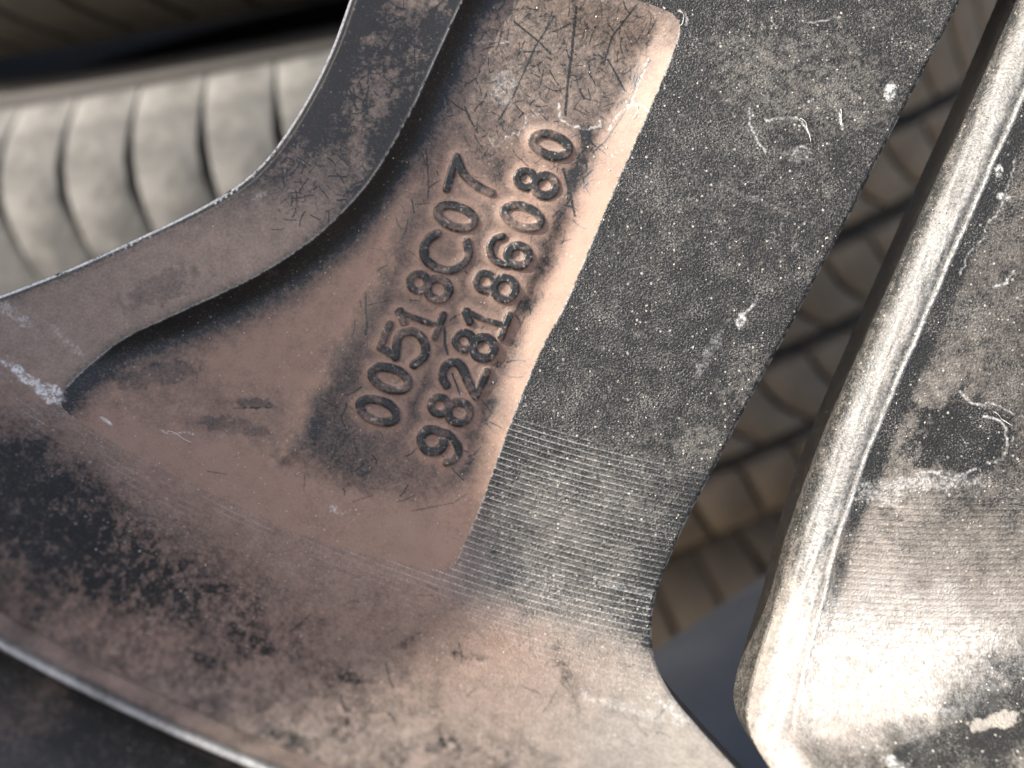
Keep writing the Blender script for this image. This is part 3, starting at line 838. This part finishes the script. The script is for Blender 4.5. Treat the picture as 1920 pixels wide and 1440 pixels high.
# ------------------------------------------------------------------ the tyres behind
mm = .001
N_ = Vector((0, 0, 1)); N_ = (N_ - N_.dot(UP) * UP).normalized()     # horizontal, towards the camera
T_ = UP.cross(N_).normalized()                                       # horizontal, to the right
RT, WT = 320 * mm, 205 * mm

def tyre_frame(centre):
    """wheel-frame centre (mm) -> world matrix: local z = axis, local -y faces the camera"""
    m = Matrix((T_, -N_, UP)).transposed().to_4x4()
    m.translation = Vector(centre) * mm
    return M @ m

def lathe(name, profile, mat, parent, n=120):
    P = np.array(profile); k = len(P)
    a = np.linspace(0, 2 * math.pi, n, endpoint=False)
    co = np.stack([P[:, None, 0] * np.cos(a), P[:, None, 0] * np.sin(a), np.repeat(P[:, 1:2], n, 1)], -1).reshape(-1, 3)
    vid = np.arange(k * n).reshape(k, n); nx = np.roll(vid, -1, 1)
    q = np.stack([vid[:-1], nx[:-1], nx[1:], vid[1:]], -1).reshape(-1, 4)
    return link(bpy.data.objects.new(name, raw_mesh(name, co, q, mat)), parent)

def tread_r(h):
    """crown radius at axial height h"""
    t = abs(h) / (WT / 2)
    return RT - 3 * mm * t ** 2 - 26 * mm * max(0, (t - .72) / .28) ** 2.2

def block_mesh(name, h0, h1, pitch, lean, bow, mat, gap=.13, slit=False):
    """one tread block between axial heights h0 and h1; its end grooves lean and bow towards the lower side"""
    nh = 9
    cols = (0, .05, .5, .95, 1); na = len(cols)
    def row(f, g, gp, drop):
        h = h0 + (h1 - h0) * f
        if slit: gp = gp * (.35 + 1.5 * math.exp(-((f - .68) / .2) ** 2))
        a = (lean * (1 - f) + bow * (1 - f) ** 3 + (g - .5) * (1 - gp)) * pitch
        r = tread_r(h) - drop
        return (r * math.sin(a), -r * math.cos(a), h)
    V, Q = [], []
    for i in range(nh):
        for j in range(na):
            V.append(row(i / (nh - 1), cols[j], gap, 0 if 0 < i < nh - 1 and 0 < j < na - 1 else .6 * mm))
    for i in range(nh - 1):
        for j in range(na - 1):
            Q.append((i * na + j, i * na + j + 1, (i + 1) * na + j + 1, (i + 1) * na + j))
    ring_ = [(0, j) for j in range(na)] + [(i, na - 1) for i in range(1, nh)] + [(nh - 1, j) for j in range(na - 2, -1, -1)] + [(i, 0) for i in range(nh - 2, 0, -1)]
    b = len(V); n = len(ring_)
    V += [row(i / (nh - 1), cols[j], gap, .6 * mm) for i, j in ring_]
    V += [row(i / (nh - 1), cols[j], gap * .8, 8.5 * mm) for i, j in ring_]
    Q += [(b + k, b + n + k, b + n + (k + 1) % n, b + (k + 1) % n) for k in range(n)]
    return raw_mesh(name, np.array(V), np.array(Q), mat, smooth=True)

RIBS = [(-101, -62, .6, .3, .12), (-54, -28, .6, .4, .11), (-20, 5, .6, .4, .11), (13, 36, .6, .4, .11), (42, 101, .03, .45, .085)]
def tyre(centre, label, mat, ribs, arc, nblocks=88, phase=0.0, inner=None):
    inner = inner or mat
    root = empty('tyre', tyre_frame(centre))
    tag(root, label, 'tyre', 'stacked tyres behind the wheel')
    prof_ = [(RT - 125 * mm, -75 * mm), (RT - 118 * mm, -92 * mm), (RT - 70 * mm, -104 * mm), (RT - 30 * mm, -103 * mm)]
    prof_ += [(tread_r(h * mm) - 8 * mm, h * mm) for h in (-100, -80, -55, -20, 0, 20, 55, 80, 100)]
    prof_ += [(RT - 30 * mm, 103 * mm), (RT - 70 * mm, 104 * mm), (RT - 118 * mm, 92 * mm), (RT - 125 * mm, 75 * mm)]
    lathe('carcass', prof_, CARCASS, root)
    pitch = 2 * math.pi / nblocks
    for k in ribs:
        h0, h1, sk, bw, gp = RIBS[k]
        me = block_mesh('tread_block', h0 * mm, h1 * mm, pitch, sk, bw, mat if k == 4 else inner, gp, k == 4)
        me2 = block_mesh('tread_block', h0 * mm, h1 * mm, pitch, .6, .4, inner, .11) if k == 4 else me   # dustier farther round
        for i in range(int(arc[0] / pitch), int(arc[1] / pitch) + 1):
            b = bpy.data.objects.new('tread_block', me if i * pitch < .28 else me2)
            scene.collection.objects.link(b); b.parent = root
            b.rotation_euler = (0, 0, (i + phase + .37 * k) * pitch)
    return root

Q0 = Vector((-103, 77, -150))
CT = Q0 + 58 * T_ - 314 * N_
C0 = CT - 102 * UP
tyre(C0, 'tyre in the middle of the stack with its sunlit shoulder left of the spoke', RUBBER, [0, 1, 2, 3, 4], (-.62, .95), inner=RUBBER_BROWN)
tyre(C0 + 216 * UP - 30 * N_, 'tyre at the top of the stack, painted dark for shade, top left corner', RUBBER_SHADED, [0, 1], (-.5, .5), phase=.4)
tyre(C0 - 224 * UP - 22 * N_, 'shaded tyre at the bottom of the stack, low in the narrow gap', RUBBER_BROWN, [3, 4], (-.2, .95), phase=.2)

# smooth blue-grey roll of sheeting low in the gap, running back to the right
axis = (.86 * T_ - .5 * N_).normalized()
TR = 46
cc = Vector((36, -57, -62)) - (TR * .9 + 27) * UP - TR * .35 * N_
roll_o = empty('sheeting_roll', M @ Matrix.Translation(cc * mm) @ axis.to_track_quat('Z', 'Y').to_matrix().to_4x4())
tag(roll_o, 'smooth blue-grey roll of sheeting low in the narrow gap', 'roll')
lathe('wrap', [(TR * .25 * mm, -.20), (TR * .96 * mm, -.20), (TR * mm, -.196), (TR * mm, -.05), (TR * 1.01 * mm, .05), (TR * mm, .20), (TR * .96 * mm, .204), (TR * .25 * mm, .204)], BLUEGREY, roll_o, 96)
lathe('core', [(TR * .20 * mm, -.21), (TR * .24 * mm, -.21), (TR * .24 * mm, .21), (TR * .20 * mm, .21), (TR * .20 * mm, -.21)], CARCASS, roll_o, 32)

# ground under the pile
gz = (M.to_3x3() @ ((C0 - 224 * UP - 104 * UP) * mm)).z
n = 40
gx_, gy_ = np.meshgrid(np.linspace(-30, 30, n), np.linspace(-30, 30, n))
vid = np.arange(n * n).reshape(n, n)
q = np.stack([vid[:-1, :-1], vid[:-1, 1:], vid[1:, 1:], vid[1:, :-1]], -1).reshape(-1, 4)
g = bpy.data.objects.new('ground', raw_mesh('ground', np.stack([gx_, gy_, 0 * gx_ + gz], -1).reshape(-1, 3), q, SOIL))
link(g); tag(g, kind='structure')
